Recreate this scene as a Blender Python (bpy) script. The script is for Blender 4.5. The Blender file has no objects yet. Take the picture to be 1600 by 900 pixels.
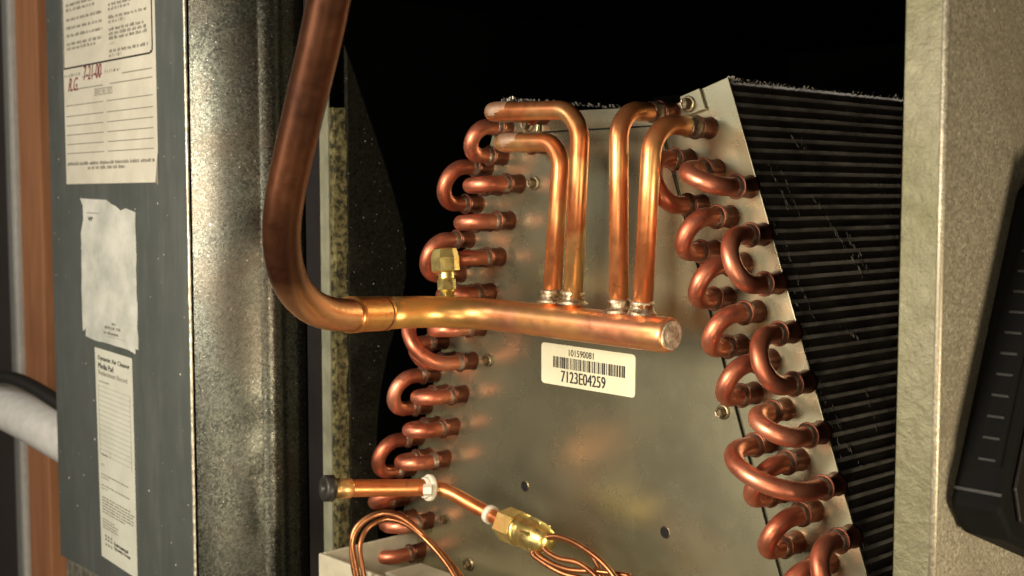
import bpy, bmesh, math, random
from mathutils import Vector, Matrix, noise
random.seed(7)
sc = bpy.context.scene
COL = sc.collection

# ------------------------------------------------------------------ camera
FPX, HOR, YAW = 1912.0, 310.0, 47.4            # focal length in photo pixels, horizon row, heading
pitch = math.atan((450 - HOR) / FPX)
a = math.radians(YAW)
FWD = Vector((-math.sin(a) * math.cos(pitch), math.cos(a) * math.cos(pitch), -math.sin(pitch)))
RIGHT = Vector((math.cos(a), math.sin(a), 0))
UP = RIGHT.cross(FWD)
CAM = Vector((0.5869, -0.5994, 1.2613))
def ray(px, py):
    return FWD + RIGHT * ((px - 800) / FPX) - UP * ((py - 450) / FPX)
def onY(px, py, Y):                             # where the sight line meets the upright plane y = Y
    r = ray(px, py); return CAM + r * ((Y - CAM.y) / r.y)
def onX(px, py, X):
    r = ray(px, py); return CAM + r * ((X - CAM.x) / r.x)
def onD(px, py, d):
    return CAM + ray(px, py) * d
cd = bpy.data.cameras.new('camera'); cam = bpy.data.objects.new('camera', cd); COL.objects.link(cam)
M = Matrix((RIGHT, UP, -FWD)).transposed().to_4x4(); M.translation = CAM
cam.matrix_world = M
cd.sensor_width = 36; cd.lens = 36 * FPX / 1600; cd.clip_start = 0.01; cd.clip_end = 50
cd.dof.use_dof = True; cd.dof.focus_distance = 0.76; cd.dof.aperture_fstop = 11
sc.camera = cam

# ------------------------------------------------------------------ light
w = bpy.data.worlds.new('World'); sc.world = w; w.use_nodes = True
bg = w.node_tree.nodes['Background']; bg.inputs[0].default_value = (1.0, 0.80, 0.58, 1); bg.inputs[1].default_value = 0.022
def lamp(name, kind, loc, target, energy, size, col, size_y=None):
    l = bpy.data.lights.new(name, kind); o = bpy.data.objects.new(name, l); COL.objects.link(o)
    l.energy = energy; l.color = col
    if kind == 'AREA':
        l.size = size
        if size_y: l.shape = 'RECTANGLE'; l.size_y = size_y
    else: l.shadow_soft_size = size
    o.location = loc
    o.rotation_euler = (Vector(target) - Vector(loc)).to_track_quat('-Z', 'Y').to_euler()
    return o
lamp('work_light', 'AREA', (0.07, -0.76, 1.28), (0.03, 0.0, 1.2), 7.2, 0.22, (1.0, 0.89, 0.70))
lamp('phone_light', 'AREA', (0.62, -0.63, 1.31), (0.1, 0.0, 1.2), 0.55, 0.06, (1.0, 0.88, 0.66))
lamp('room_fill', 'AREA', (-0.95, -1.6, 1.9), (-0.3, 0, 1.2), 6, 0.5, (1.0, 0.96, 0.90))  # added soft fill for the box front and its labels, unseen
lamp('left_fill', 'AREA', (-0.40, -1.35, 0.95), (0.05, 0, 1.1), 1.8, 0.36, (1.0, 0.90, 0.74))  # added fill from the left to brighten the plate and bends
lamp('low_fill', 'AREA', (0.50, -0.70, 0.86), (-0.05, 0.0, 1.08), 1.5, 0.14, (1.0, 0.85, 0.60))  # added low fill to lift the lower plate and galvanized side
lamp('panel_fill', 'AREA', (0.84, -0.055, 0.90), (0.294, -0.02, 1.20), 5.0, 0.14, (1.0, 0.84, 0.58))  # added fill to brighten the right side panel, unseen source
sc.view_settings.view_transform = 'Standard'; sc.view_settings.look = 'None'
sc.view_settings.exposure = 0.15; sc.view_settings.gamma = 1

# ------------------------------------------------------------------ materials
def srgb(r, g, b):
    f = lambda c: (c / 12.92 if c <= .04045 else ((c + .055) / 1.055) ** 2.4)
    return (f(r / 255), f(g / 255), f(b / 255), 1)
class NT:
    def __init__(s, name):
        s.m = bpy.data.materials.new(name); s.m.use_nodes = True; s.t = s.m.node_tree; s.n = s.t.nodes
        s.b = s.n['Principled BSDF']; s.out = s.n['Material Output']
        tc = s.n.new('ShaderNodeTexCoord'); oi = s.n.new('ShaderNodeObjectInfo')
        ml = s.n.new('ShaderNodeMath'); ml.operation = 'MULTIPLY'; ml.inputs[1].default_value = 7.3
        s.l(oi.outputs['Random'], ml.inputs[0])
        ad = s.n.new('ShaderNodeVectorMath'); ad.operation = 'ADD'
        s.l(tc.outputs['Object'], ad.inputs[0]); s.l(ml.outputs[0], ad.inputs[1])
        s.co = ad.outputs[0]; s.tc = tc; s.rnd = oi.outputs['Random']
    def l(s, a, b): s.t.links.new(a, b)
    def noise(s, scale, detail=4, rough=.55, co=None, stretch=None, dist=0):
        n = s.n.new('ShaderNodeTexNoise'); n.inputs['Scale'].default_value = scale
        n.inputs['Detail'].default_value = detail; n.inputs['Roughness'].default_value = rough
        n.inputs['Distortion'].default_value = dist
        c = co or s.co
        if stretch:
            v = s.n.new('ShaderNodeVectorMath'); v.operation = 'MULTIPLY'; v.inputs[1].default_value = stretch
            s.l(c, v.inputs[0]); c = v.outputs[0]
        s.l(c, n.inputs['Vector']); return n.outputs['Fac']
    def voro(s, scale, feature='F1', out='Color'):
        n = s.n.new('ShaderNodeTexVoronoi'); n.inputs['Scale'].default_value = scale; n.feature = feature
        s.l(s.co, n.inputs['Vector']); return n.outputs[out]
    def ramp(s, f, stops):
        r = s.n.new('ShaderNodeValToRGB'); e = r.color_ramp.elements
        while len(e) < len(stops): e.new(0.5)
        for k, (p, c) in enumerate(stops):
            e[k].position = p; e[k].color = c if len(c) == 4 else (*c, 1)
        s.l(f, r.inputs[0]); return r.outputs[0]
    def val(s, f, a0, a1, lo=0.0, hi=1.0):
        r = s.n.new('ShaderNodeMapRange'); r.inputs[1].default_value = lo; r.inputs[2].default_value = hi
        r.inputs[3].default_value = a0; r.inputs[4].default_value = a1; s.l(f, r.inputs[0]); return r.outputs[0]
    def mix(s, f, A, B, mode='MIX'):
        m = s.n.new('ShaderNodeMix'); m.data_type = 'RGBA'; m.blend_type = mode
        for k, v in ((0, f), (6, A), (7, B)):
            if hasattr(v, 'links'): s.l(v, m.inputs[k])
            else: m.inputs[k].default_value = v
        return m.outputs[2]
    def bump(s, f, strength, dist=.001, prev=None):
        b = s.n.new('ShaderNodeBump'); b.inputs['Strength'].default_value = strength
        b.inputs['Distance'].default_value = dist; s.l(f, b.inputs['Height'])
        if prev: s.l(prev, b.inputs['Normal'])
        s.l(b.outputs[0], s.b.inputs['Normal']); return b.outputs[0]
    def set(s, **k):
        for key, v in k.items():
            i = s.b.inputs[{'color': 'Base Color', 'rough': 'Roughness', 'metal': 'Metallic', 'spec': 'Specular IOR Level',
                            'coat': 'Coat Weight', 'aniso': 'Anisotropic'}[key]]
            if hasattr(v, 'links'): s.l(v, i)
            else: i.default_value = v
        return s.m
g = lambda *c: (*c, 1)

def copper(name, light, mid, dark, rough=(.22, .42), tint=None, scale=60):
    n = NT(name)
    c = n.ramp(n.noise(scale * .6, 3, .5, stretch=(1, 1, .45)), [(.28, dark), (.46, mid), (.68, light)])
    c = n.mix(n.val(n.rnd, 0, .55), c, dark)
    c = n.mix(n.val(n.noise(scale * 1.7, 5, .7, dist=.8), 0, .75, .56, .72), c, tuple(x * .7 for x in dark[:3]) + (1,))
    if tint:      # heat-tinted zones, straw and olive
        c = n.mix(n.val(n.noise(26, 2, .5), 0, 1, .50, .66), c, tint)
    sp = n.val(n.noise(700, 2, .5), .0, .6, .70, .78)
    c = n.mix(sp, c, dark)
    r = n.val(n.noise(110, 4, .6), rough[0], rough[1], .3, .7)
    n.bump(n.noise(500, 3, .6), .04, .0003, n.bump(n.noise(30, 1), .10, .001))
    return n.set(color=c, rough=r, metal=.86)
COP = copper('copper_bend', g(.86, .35, .22), g(.72, .235, .135), g(.36, .10, .055), (.34, .50))
COPF = copper('copper_feeder', g(.92, .40, .17), g(.84, .29, .11), g(.55, .17, .06), (.30, .44), tint=g(.80, .50, .20))
COPH = copper('copper_header', g(.95, .50, .30), g(.88, .37, .19), g(.62, .22, .10), (.30, .42), tint=g(.90, .45, .17), scale=30)
COPS = copper('copper_line_aged', g(.15, .056, .026), g(.095, .036, .018), g(.05, .021, .013), (.28, .42), scale=30)
def clean_foot(m, axis='Z', lo=.06, hi=.17, col=(.80, .40, .22, 1)):            # the heated, scrubbed end of the pipe is brighter than the aged run
    t = m.node_tree; b = t.nodes['Principled BSDF']; src = b.inputs['Base Color'].links[0].from_socket
    tc = [n_ for n_ in t.nodes if n_.bl_idname == 'ShaderNodeTexCoord'][0]
    sx_ = t.nodes.new('ShaderNodeSeparateXYZ'); t.links.new(tc.outputs['Generated'], sx_.inputs[0])
    r = t.nodes.new('ShaderNodeMapRange'); r.inputs[1].default_value = lo; r.inputs[2].default_value = hi; r.inputs[3].default_value = 1; r.inputs[4].default_value = 0
    t.links.new(sx_.outputs[axis], r.inputs[0])
    m_ = t.nodes.new('ShaderNodeMix'); m_.data_type = 'RGBA'; t.links.new(r.outputs[0], m_.inputs[0]); t.links.new(src, m_.inputs[6]); m_.inputs[7].default_value = col
    t.links.new(m_.outputs[2], b.inputs['Base Color'])
clean_foot(COPS, col=(.74, .35, .16, 1)); clean_foot(COPH, 'X', .12, .34, (.90, .50, .16, 1))
COPG = copper('copper_heat_gold', g(.94, .56, .22), g(.88, .44, .14), g(.70, .30, .10), (.28, .40), scale=40)
COPC = copper('copper_cup', g(.34, .12, .07), g(.22, .07, .04), g(.09, .035, .025), (.32, .5), scale=150)
COPT = copper('copper_capillary', g(.55, .25, .11), g(.38, .15, .06), g(.2, .07, .03), (.28, .42), scale=80)

n = NT('braze_alloy')
n.bump(n.noise(420, 4, .65), .7, .0012)
BRAZE = n.set(color=n.ramp(n.noise(220, 4), [(.38, g(.26, .17, .10)), (.60, g(.68, .56, .40))]), rough=n.val(n.noise(300), .22, .5, .3, .7), metal=.9)
n = NT('cap_silver'); n.bump(n.noise(420, 4, .65), .6, .0012)
CAPM = n.set(color=n.ramp(n.noise(260, 4), [(.38, g(.34, .28, .20)), (.6, g(.66, .60, .48))]), rough=.45, metal=.6)
n = NT('solder_smear')
n.bump(n.noise(500, 4, .65), .4, .0008)
SMEAR = n.set(color=n.ramp(n.noise(190, 5, .6), [(.35, g(.20, .10, .06)), (.52, g(.34, .25, .18)), (.7, g(.60, .52, .42))]), rough=.42, metal=.85)
n = NT('flux_haze')
SMEARP = n.set(color=n.ramp(n.noise(140, 4, .6), [(.35, g(.55, .27, .15)), (.65, g(.62, .46, .34))]), rough=.5, metal=.75)
n = NT('brass')
n.bump(n.noise(350, 4, .6), .12, .0005)
BRASS = n.set(color=n.ramp(n.noise(120, 4), [(.3, g(.74, .54, .17)), (.7, g(.92, .74, .30))]), rough=n.val(n.noise(200), .26, .40, .3, .7), metal=.95)

n = NT('galvanized_plate')                    # the coil's end plates: satin, faintly smeared
c = n.ramp(n.noise(9, 4, .6, stretch=(1, 1, .5)), [(.3, g(.41, .385, .25)), (.7, g(.46, .43, .295))])
c = n.mix(n.val(n.noise(25, 3, .5), 0, .25, .45, .80), c, g(.30, .27, .19))
scr = n.noise(90, 5, .7, stretch=(1, 1, .03))
c = n.mix(n.val(scr, 0, .25, .62, .70), c, g(.62, .58, .46))
n.bump(n.noise(10, 3, .5), .14, .004, n.bump(n.noise(700, 3, .6), .04, .0004))
PLATE = n.set(color=c, rough=n.val(n.noise(24, 5, .6), .25, .30, .3, .7), metal=.88)

def galvanized(name, dark, light, sc_=260, rough=(.28, .55), metal=.8, bump=.35, blot=None):
    n = NT(name)
    v = n.voro(sc_)
    f = n.n.new('ShaderNodeSeparateColor'); n.l(v, f.inputs[0])
    grain = n.mix(.55, f.outputs[0], n.noise(sc_ * 2.4, 4, .7))
    c = n.ramp(grain, [(.25, dark), (.75, light)])
    if blot: c = n.mix(n.val(n.noise(11, 5, .62, dist=.6), 0, .75, .44, .62), c, blot)
    sp = n.val(n.noise(430, 2, .4), 0, 1, .735, .76)
    c = n.mix(sp, c, g(.75, .72, .62))
    n.bump(grain, bump, .0006, n.bump(n.noise(7, 2, .5), .25, .01))
    return n.set(color=c, rough=n.val(f.outputs[1], rough[0], rough[1]), metal=metal)
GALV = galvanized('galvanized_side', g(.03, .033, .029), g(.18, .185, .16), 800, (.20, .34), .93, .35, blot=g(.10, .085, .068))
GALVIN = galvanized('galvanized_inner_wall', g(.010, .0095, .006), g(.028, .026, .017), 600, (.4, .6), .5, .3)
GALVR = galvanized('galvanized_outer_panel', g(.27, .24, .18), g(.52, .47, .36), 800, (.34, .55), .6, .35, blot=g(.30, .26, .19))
n = NT('flange_textured')
b1 = n.noise(120, 6, .65, dist=.3)
n.bump(b1, .55, .003, n.bump(n.noise(420, 4, .7), .3, .001))
c = n.ramp(n.noise(14, 4), [(.35, g(.145, .138, .075)), (.65, g(.215, .20, .135))])
c = n.mix(n.val(n.noise(300, 4, .7), 0, .5, .5, .7), c, g(.16, .14, .07))
FLANGE = n.set(color=c, rough=.5, metal=.45)
n = NT('flange_zinc'); n.bump(n.noise(90, 4, .6, stretch=(1, 1, .5)), .6, .003)
FLANGEL = n.set(color=n.ramp(n.noise(40, 4), [(.35, g(.20, .20, .145)), (.65, g(.30, .30, .22))]), rough=.6, metal=.2)
n = NT('insulation_fiber')
n.bump(n.noise(260, 6, .75), 1.0, .003)
FIBER = n.set(color=n.ramp(n.noise(170, 5, .7), [(.42, g(.02, .018, .008)), (.53, g(.15, .125, .045)), (.74, g(.28, .26, .13))]), rough=.9)
n = NT('black_liner_shade'); LINER_SHADE = n.set(color=g(.0016, .0016, .0016), rough=1, spec=0.0)  # black lining, also used for the shadow shape on the inner wall

n = NT('grey_enamel')
c = n.ramp(n.noise(6, 4, .6, stretch=(1, 1, .35)), [(.3, g(.075, .086, .082)), (.7, g(.115, .126, .119))])
c = n.mix(n.val(n.noise(60, 6, .7, stretch=(1, 1, .15)), 0, .35, .5, .75), c, g(.20, .205, .19))
c = n.mix(n.val(n.noise(230, 1, .4), 0, 1, .775, .785), c, g(.6, .58, .5))
n.bump(n.noise(5, 2), .2, .01)
ENAMEL = n.set(color=c, rough=n.val(n.noise(40, 5), .34, .5, .3, .7), metal=.25)
n = NT('bare_edge'); n.bump(n.noise(400, 4), .5, .001)
EDGE = n.set(color=n.ramp(n.noise(150, 4), [(.3, g(.30, .28, .22)), (.7, g(.75, .72, .6))]), rough=.35, metal=.8)

def paper(name, a_, b_):
    n = NT(name); n.bump(n.noise(60, 4), .25, .002)
    return n.set(color=n.ramp(n.noise(30, 5, .6), [(.35, a_), (.65, b_)]), rough=.55)
PAPER = paper('paper_aged', g(.50, .47, .39), g(.60, .57, .48))
PAPERW = paper('paper_scuffed', g(.40, .41, .37), g(.60, .60, .55))
PAPER3 = paper('paper_narrow', g(.52, .52, .45), g(.60, .60, .52))
PAPERB = paper('label_cream', g(.66, .62, .44), g(.74, .70, .52))
def flat(name, c, r=.6, metal=0.0, bump=0.0, bs=200, spec=.5):
    n = NT(name); n.set(spec=spec)
    if bump: n.bump(n.noise(bs, 4), bump, .001)
    cc = n.ramp(n.noise(90, 4), [(.3, tuple(x * .82 for x in c[:3]) + (1,)), (.7, c)])
    return n.set(color=cc, rough=r, metal=metal)
INK = flat('ink_black', g(.022, .02, .018)); INKG = flat('ink_grey', g(.20, .185, .15)); INKR = flat('ink_red', g(.20, .02, .03))
INKL = flat('ink_light', g(.34, .33, .28))
WHITE = flat('white_pvc', g(.78, .77, .74), .32, 0, .05, 40)
PANW = flat('pan_plastic', g(.55, .50, .38), .35, 0, .15, 40)
TIE = flat('tie_nylon', g(.78, .72, .60), .4)
BLACKP = flat('black_plastic', g(.004, .004, .004), .75, 0, .2, 900, .08)
BLACKR = flat('black_plastic_rib', g(.010, .010, .010), .5, 0, .1, 900, .3)
BLACKF = flat('black_plastic_face', g(.010, .008, .007), .4, 0, .1, 900, .25)
RUBBER = flat('black_rubber', g(.02, .018, .016), .45)
STEEL = flat('zinc_screw', g(.26, .20, .12), .36, .9, .3, 500)
HOLE = flat('hole_dark', g(.003, .003, .003), .9)
GREYW = flat('plaster_grey', g(.10, .085, .075), .8)
BEAD = flat('metal_bead', g(.45, .45, .42), .4, .3)
n = NT('stud_wood')
gr = n.noise(60, 6, .6, stretch=(1, 1, .06), dist=1.0)
c = n.ramp(gr, [(.3, g(.42, .17, .075)), (.7, g(.62, .28, .135))])
c = n.mix(n.val(n.noise(16, 2, .5, stretch=(1, 1, .35)), 0, .7, .70, .76), c, g(.12, .04, .02))
n.bump(gr, .5, .002)
WOOD = n.set(color=c, rough=.65)
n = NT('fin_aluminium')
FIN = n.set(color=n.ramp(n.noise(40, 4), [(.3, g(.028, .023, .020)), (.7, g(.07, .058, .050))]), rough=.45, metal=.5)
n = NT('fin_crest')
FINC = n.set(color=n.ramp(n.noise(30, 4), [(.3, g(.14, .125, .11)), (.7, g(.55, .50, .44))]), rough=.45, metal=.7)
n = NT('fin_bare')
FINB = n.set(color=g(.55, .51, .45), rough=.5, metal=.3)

# ------------------------------------------------------------------ mesh helpers
def link(name, verts, faces, mats, parent=None, smooth=False, mi=None, bevel=0, keep=False):
    c = Vector((0, 0, 0))
    vs = [Vector(v) for v in verts]
    lo = Vector([min(v[k] for v in vs) for k in range(3)]); hi = Vector([max(v[k] for v in vs) for k in range(3)])
    c = (lo + hi) / 2
    me = bpy.data.meshes.new(name)
    me.from_pydata([tuple(v - c) for v in vs], [], faces)
    for m in (mats if isinstance(mats, (list, tuple)) else [mats]): me.materials.append(m)
    if mi: me.polygons.foreach_set('material_index', mi)
    if smooth: me.polygons.foreach_set('use_smooth', [True] * len(me.polygons))
    me.update()
    o = bpy.data.objects.new(name, me); COL.objects.link(o)
    if parent: o.parent = parent; o.location = c - wloc(parent)
    else: o.location = c
    if bevel:
        b = o.modifiers.new('bevel', 'BEVEL'); b.width = bevel; b.segments = 2; b.limit_method = 'ANGLE'
    return o
def wloc(o):
    v = Vector(o.location)
    while o.parent: o = o.parent; v += Vector(o.location)
    return v
def thing(name, loc, label, cat, group=None):
    o = bpy.data.objects.new(name, None); COL.objects.link(o); o.location = loc; o.empty_display_size = .02
    return tag(o, label, cat, group)
def tag(o, label=None, cat=None, group=None, kind=None):
    if label: o['label'] = label
    if cat: o['category'] = cat
    if group: o['group'] = group
    if kind: o['kind'] = kind
    return o
def smooth_path(pts, per=8):
    P = [Vector(p) for p in pts]
    P = [P[0] * 2 - P[1]] + P + [P[-1] * 2 - P[-2]]
    out = []
    for i in range(1, len(P) - 2):
        p0, p1, p2, p3 = P[i - 1:i + 3]
        t1 = math.sqrt((p1 - p0).length) or 1e-6; t2 = math.sqrt((p2 - p1).length) or 1e-6; t3 = math.sqrt((p3 - p2).length) or 1e-6
        m1 = ((p1 - p0) / t1 - (p2 - p0) / (t1 + t2) + (p2 - p1) / t2) * t2
        m2 = ((p2 - p1) / t2 - (p3 - p1) / (t2 + t3) + (p3 - p2) / t3) * t2
        for k in range(per):
            t = k / per; t_2 = t * t; t_3 = t_2 * t
            out.append(p1 * (2 * t_3 - 3 * t_2 + 1) + m1 * (t_3 - 2 * t_2 + t) + p2 * (-2 * t_3 + 3 * t_2) + m2 * (t_3 - t_2))
    out.append(P[-2]); return out
def fillet(pts, rad, seg=8):                    # straight runs joined by round elbows
    P = [Vector(p) for p in pts]; out = [P[0]]
    rr = rad if isinstance(rad, (list, tuple)) else [rad] * (len(P) - 2)
    for i in range(1, len(P) - 1):
        d0 = (P[i - 1] - P[i]).normalized(); d1 = (P[i + 1] - P[i]).normalized()
        ang = d0.angle(d1); t = rr[i - 1] / math.tan(ang / 2)
        t = min(t, (P[i - 1] - P[i]).length * .49 if i > 1 else (P[i - 1] - P[i]).length * .95, (P[i + 1] - P[i]).length * (.49 if i < len(P) - 2 else .95))
        A = P[i] + d0 * t; B = P[i] + d1 * t; r = t * math.tan(ang / 2)
        c = P[i] + (d0 + d1).normalized() * (r / math.sin(ang / 2))
        va, vb = A - c, B - c; om = va.angle(vb)
        for k in range(seg + 1):
            s = k / seg
            out.append(c + va * (math.sin((1 - s) * om) / math.sin(om)) + vb * (math.sin(s * om) / math.sin(om)))
    out.append(P[-1]); return out
def tube_data(path, rad, seg=20, caps=(True, True), dome=(False, False)):
    P = [Vector(p) for p in path]; R = rad if isinstance(rad, (list, tuple)) else [rad] * len(P)
    R = list(R)
    for end in (0, 1):
        if dome[end]:
            p, q, r = (P[0], P[1], R[0]) if end == 0 else (P[-1], P[-2], R[-1])
            d = (p - q).normalized(); ex = [(p + d * r * math.sin(t), r * math.cos(t)) for t in (.4, .8, 1.15, 1.4, 1.54)]
            if end == 0: P = [e[0] for e in ex[::-1]] + P; R = [e[1] for e in ex[::-1]] + R
            else: P = P + [e[0] for e in ex]; R = R + [e[1] for e in ex]
    T = [((P[min(i + 1, len(P) - 1)] - P[max(i - 1, 0)])).normalized() for i in range(len(P))]
    u = T[0].orthogonal().normalized(); V = []; F = []
    for i in range(len(P)):
        if i:
            q = T[i - 1].rotation_difference(T[i]); u = q @ u
            u = (u - T[i] * u.dot(T[i])).normalized()
        v = T[i].cross(u)
        for k in range(seg):
            t = 2 * math.pi * k / seg; V.append(P[i] + (u * math.cos(t) + v * math.sin(t)) * R[i])
    for i in range(len(P) - 1):
        for k in range(seg):
            k2 = (k + 1) % seg; F.append((i * seg + k, i * seg + k2, (i + 1) * seg + k2, (i + 1) * seg + k))
    if caps[0]: F.append(tuple(range(seg))[::-1])
    if caps[1]: F.append(tuple((len(P) - 1) * seg + k for k in range(seg)))
    return V, F
def tube(name, path, rad, mat, parent=None, seg=20, **k):
    V, F = tube_data(path, rad, seg, **k); return link(name, V, F, mat, parent, smooth=True)
def lathe(name, A, B, prof, mat, parent=None, seg=24, smooth=True, jitter=0, phase=0, spin=None):
    """profile of (t along A-B in metres, radius)"""
    A, B = Vector(A), Vector(B); d = (B - A).normalized(); u = d.orthogonal().normalized()
    if spin is not None:
        s = Vector(spin); u = (s - d * s.dot(d)).normalized()
    v = d.cross(u); V = []; F = []
    for (t, r) in prof:
        for k in range(seg):
            th = 2 * math.pi * k / seg + phase
            rr = r * (1 + (noise.noise(Vector((math.cos(th) * 2 + t * 300, math.sin(th) * 2, t * 500 + A.x * 70))) * jitter if jitter else 0))
            V.append(A + d * t + (u * math.cos(th) + v * math.sin(th)) * rr)
    for i in range(len(prof) - 1):
        for k in range(seg):
            k2 = (k + 1) % seg; F.append((i * seg + k, i * seg + k2, (i + 1) * seg + k2, (i + 1) * seg + k))
    F.append(tuple(range(seg))[::-1]); F.append(tuple((len(prof) - 1) * seg + k for k in range(seg)))
    return link(name, V, F, mat, parent, smooth=smooth)
def prism(name, poly, off, mat, parent=None, bevel=0, **k):
    """polygon of 3-D points pushed along vector off"""
    n_ = len(poly); V = [Vector(p) for p in poly] + [Vector(p) + Vector(off) for p in poly]
    F = [tuple(range(n_))[::-1], tuple(range(n_, 2 * n_))] + [(i, (i + 1) % n_, n_ + (i + 1) % n_, n_ + i) for i in range(n_)]
    return link(name, V, F, mat, parent, bevel=bevel, **k)
def box(name, lo, hi, mat, parent=None, bevel=0):
    (x0, y0, z0), (x1, y1, z1) = lo, hi
    return prism(name, [(x0, y0, z0), (x1, y0, z0), (x1, y0, z1), (x0, y0, z1)], (0, y1 - y0, 0), mat, parent, bevel)
def autosmooth(o, ang=40):
    me = o.data; bm = bmesh.new(); bm.from_mesh(me)
    bmesh.ops.recalc_face_normals(bm, faces=bm.faces)
    for e in bm.edges:
        e.smooth = not (len(e.link_faces) == 2 and e.calc_face_angle(0) > math.radians(ang))
    for f in bm.faces: f.smooth = True
    bm.to_mesh(me); bm.free(); return o

# ------------------------------------------------------------------ the coil cabinet (setting around the coil)
YF = -0.05
XL0, XL1, XR0, XR1 = -0.2365, -0.2245, 0.2722, 0.2942
Z0, Z1 = 0.86, 1.62
cab = thing('coil_cabinet', (0.03, YF, Z0), 'open galvanized furnace cabinet with dark interior around the copper coil', 'cabinet')
# left front flange, slightly ragged; inner wall; insulation edge
def rough_slab(name, x0, x1, y0, y1, mat, amp, nz=90, parent=cab, zt=Z1):
    V = []; F = []
    for i in range(nz + 1):
        z = Z0 + (zt - Z0) * i / nz
        j = lambda s: amp * noise.noise(Vector((s * 3.1, z * 55, s)))
        V += [(x0, y0, z), (x1 + j(1), y0 + j(2) * .6, z), (x1 + j(3), y1, z), (x0, y1, z)]
    for i in range(nz):
        for k in range(4):
            k2 = (k + 1) % 4; F.append((i * 4 + k, i * 4 + k2, i * 4 + 4 + k2, i * 4 + 4 + k))
    F += [(3, 2, 1, 0), (nz * 4, nz * 4 + 1, nz * 4 + 2, nz * 4 + 3)]
    return autosmooth(link(name, V, F, mat, parent))
rough_slab('front_flange', XL0, XL1, YF, YF + .0015, FLANGEL, .0002)
ztop = onY(517, 168, YF).z
rough_slab('insulation_edge', XL1 + .0004, -0.2172, YF + .001, YF + .012, FIBER, .0040, 160, zt=ztop)
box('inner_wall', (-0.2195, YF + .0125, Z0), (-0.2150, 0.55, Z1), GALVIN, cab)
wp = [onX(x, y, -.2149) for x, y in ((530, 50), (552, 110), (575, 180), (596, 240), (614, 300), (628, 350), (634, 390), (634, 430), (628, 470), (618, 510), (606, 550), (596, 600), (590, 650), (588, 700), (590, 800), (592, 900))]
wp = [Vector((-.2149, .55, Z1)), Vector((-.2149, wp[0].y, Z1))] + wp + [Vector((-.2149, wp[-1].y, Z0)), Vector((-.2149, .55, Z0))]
prism('wall_shade_sheet', wp, (.0012, 0, 0), LINER_SHADE, cab)  # black sheet standing in for the shadow, cut to its diagonal edge
box('outer_wall', (XL0, YF + .002, Z0), (XL0 + .001, 0.55, Z1), GALV, cab)
tag(prism('front_flange', [(XR0, YF, Z0), (XR1, YF, Z0), (XR1, YF, Z1), (XR0, YF, Z1)], (0, .0015, 0), FLANGE, cab, bevel=.0007))
box('insulation_lining', (XR0 - .002, YF + .003, Z0), (XR1 - .004, .55, Z1), LINER_SHADE, cab)
box('side_panel', (XR1 - .0016, YF + .0022, Z0), (XR1, .75, Z1), GALVR, cab)
tube('corner_hem', [(XR1 - .0012, YF + .0012, Z0), (XR1 - .0012, YF + .0012, Z1)], .0021, GALVR, cab, seg=10)
box('rear_panel', (XL0 + .0015, .551, Z0), (XR1 - .002, .556, Z1), LINER_SHADE, cab)
box('top_panel', (XL0 + .0015, YF + .002, Z1 - .2), (XR1 - .005, .55, Z1 - .198), LINER_SHADE, cab)
box('bottom_panel', (XL0 + .0015, YF + .002, Z0 - .003), (XR1 - .002, .55, Z0 - .0005), LINER_SHADE, cab)

# ------------------------------------------------------------------ evaporator coil
CX = 0.0235
coil = thing('evaporator_coil', (CX, 0.0, 0.955), 'copper tubed evaporator coil with sloped fin slabs and steel end plate', 'evaporator coil')
def px0(lst, Y=0.0): return [onY(x, y, Y) for x, y in lst]
def X_edge(z): return 0.127 + (1.3344 - z) * 0.3571
ZB = 0.955
def flatY(lst, Y): return [Vector((p.x, Y, p.z)) for p in px0(lst)]
ps = flatY([(1035, 166), (1137, 120)], 0)
right_sheet = [ps[0], ps[1], Vector((X_edge(ZB), 0, ZB)), onY(1205, 860, 0), onY(1016, 190, 0)]
z = right_sheet[3].z
right_sheet[3] = Vector((right_sheet[3].x + (z - ZB) * .37, 0, ZB))
prism('right_tube_sheet', right_sheet, (0, .0014, 0), PLATE, coil, bevel=.0004)
left_sheet = [onY(782, 157, 0), onY(852, 166, 0), onY(870, 215, 0), Vector((2 * CX - X_edge(ZB) + .06, 0, ZB)), Vector((2 * CX - X_edge(ZB), 0, ZB))]
prism('left_tube_sheet', left_sheet, (0, .0014, 0), PLATE, coil, bevel=.0004)
cp = [onY(849, 208, 0), onY(1035, 197, 0), onY(1222, 905, 0), onY(655, 905, 0)]
dR = (cp[2] - cp[1]); cp[2] = cp[1] + dR * ((cp[1].z - ZB) / (cp[1].z - cp[2].z))
dL = (cp[3] - cp[0]); cp[3] = cp[0] + dL * ((cp[0].z - ZB) / (cp[0].z - cp[3].z))
cp = [Vector((p.x, -.0016, p.z)) for p in cp]
prism('center_plate', cp, (0, .0012, 0), PLATE, coil, bevel=.0004)
ts = px0([(848, 166), (1034, 166), (1034, 195.5), (849, 206)]); ts = [Vector((p.x, -.0012, p.z)) for p in ts]
ts[0].z -= .004; 
prism('top_strip', ts, (0, .0010, 0), PLATE, coil, bevel=.0003)
tb = px0([(1066, 151), (1096, 138), (1106, 171), (1071, 183)]); prism('corner_bracket', [Vector((p.x, -.0024, p.z)) for p in tb], (0, .0022, 0), PLATE, coil, bevel=.0004)
tb = px0([(786, 182), (847, 180), (845, 206), (787, 208)]); prism('corner_bracket', [Vector((p.x, -.0038, p.z)) for p in tb], (0, .0022, 0), PLATE, coil, bevel=.0004)
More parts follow.
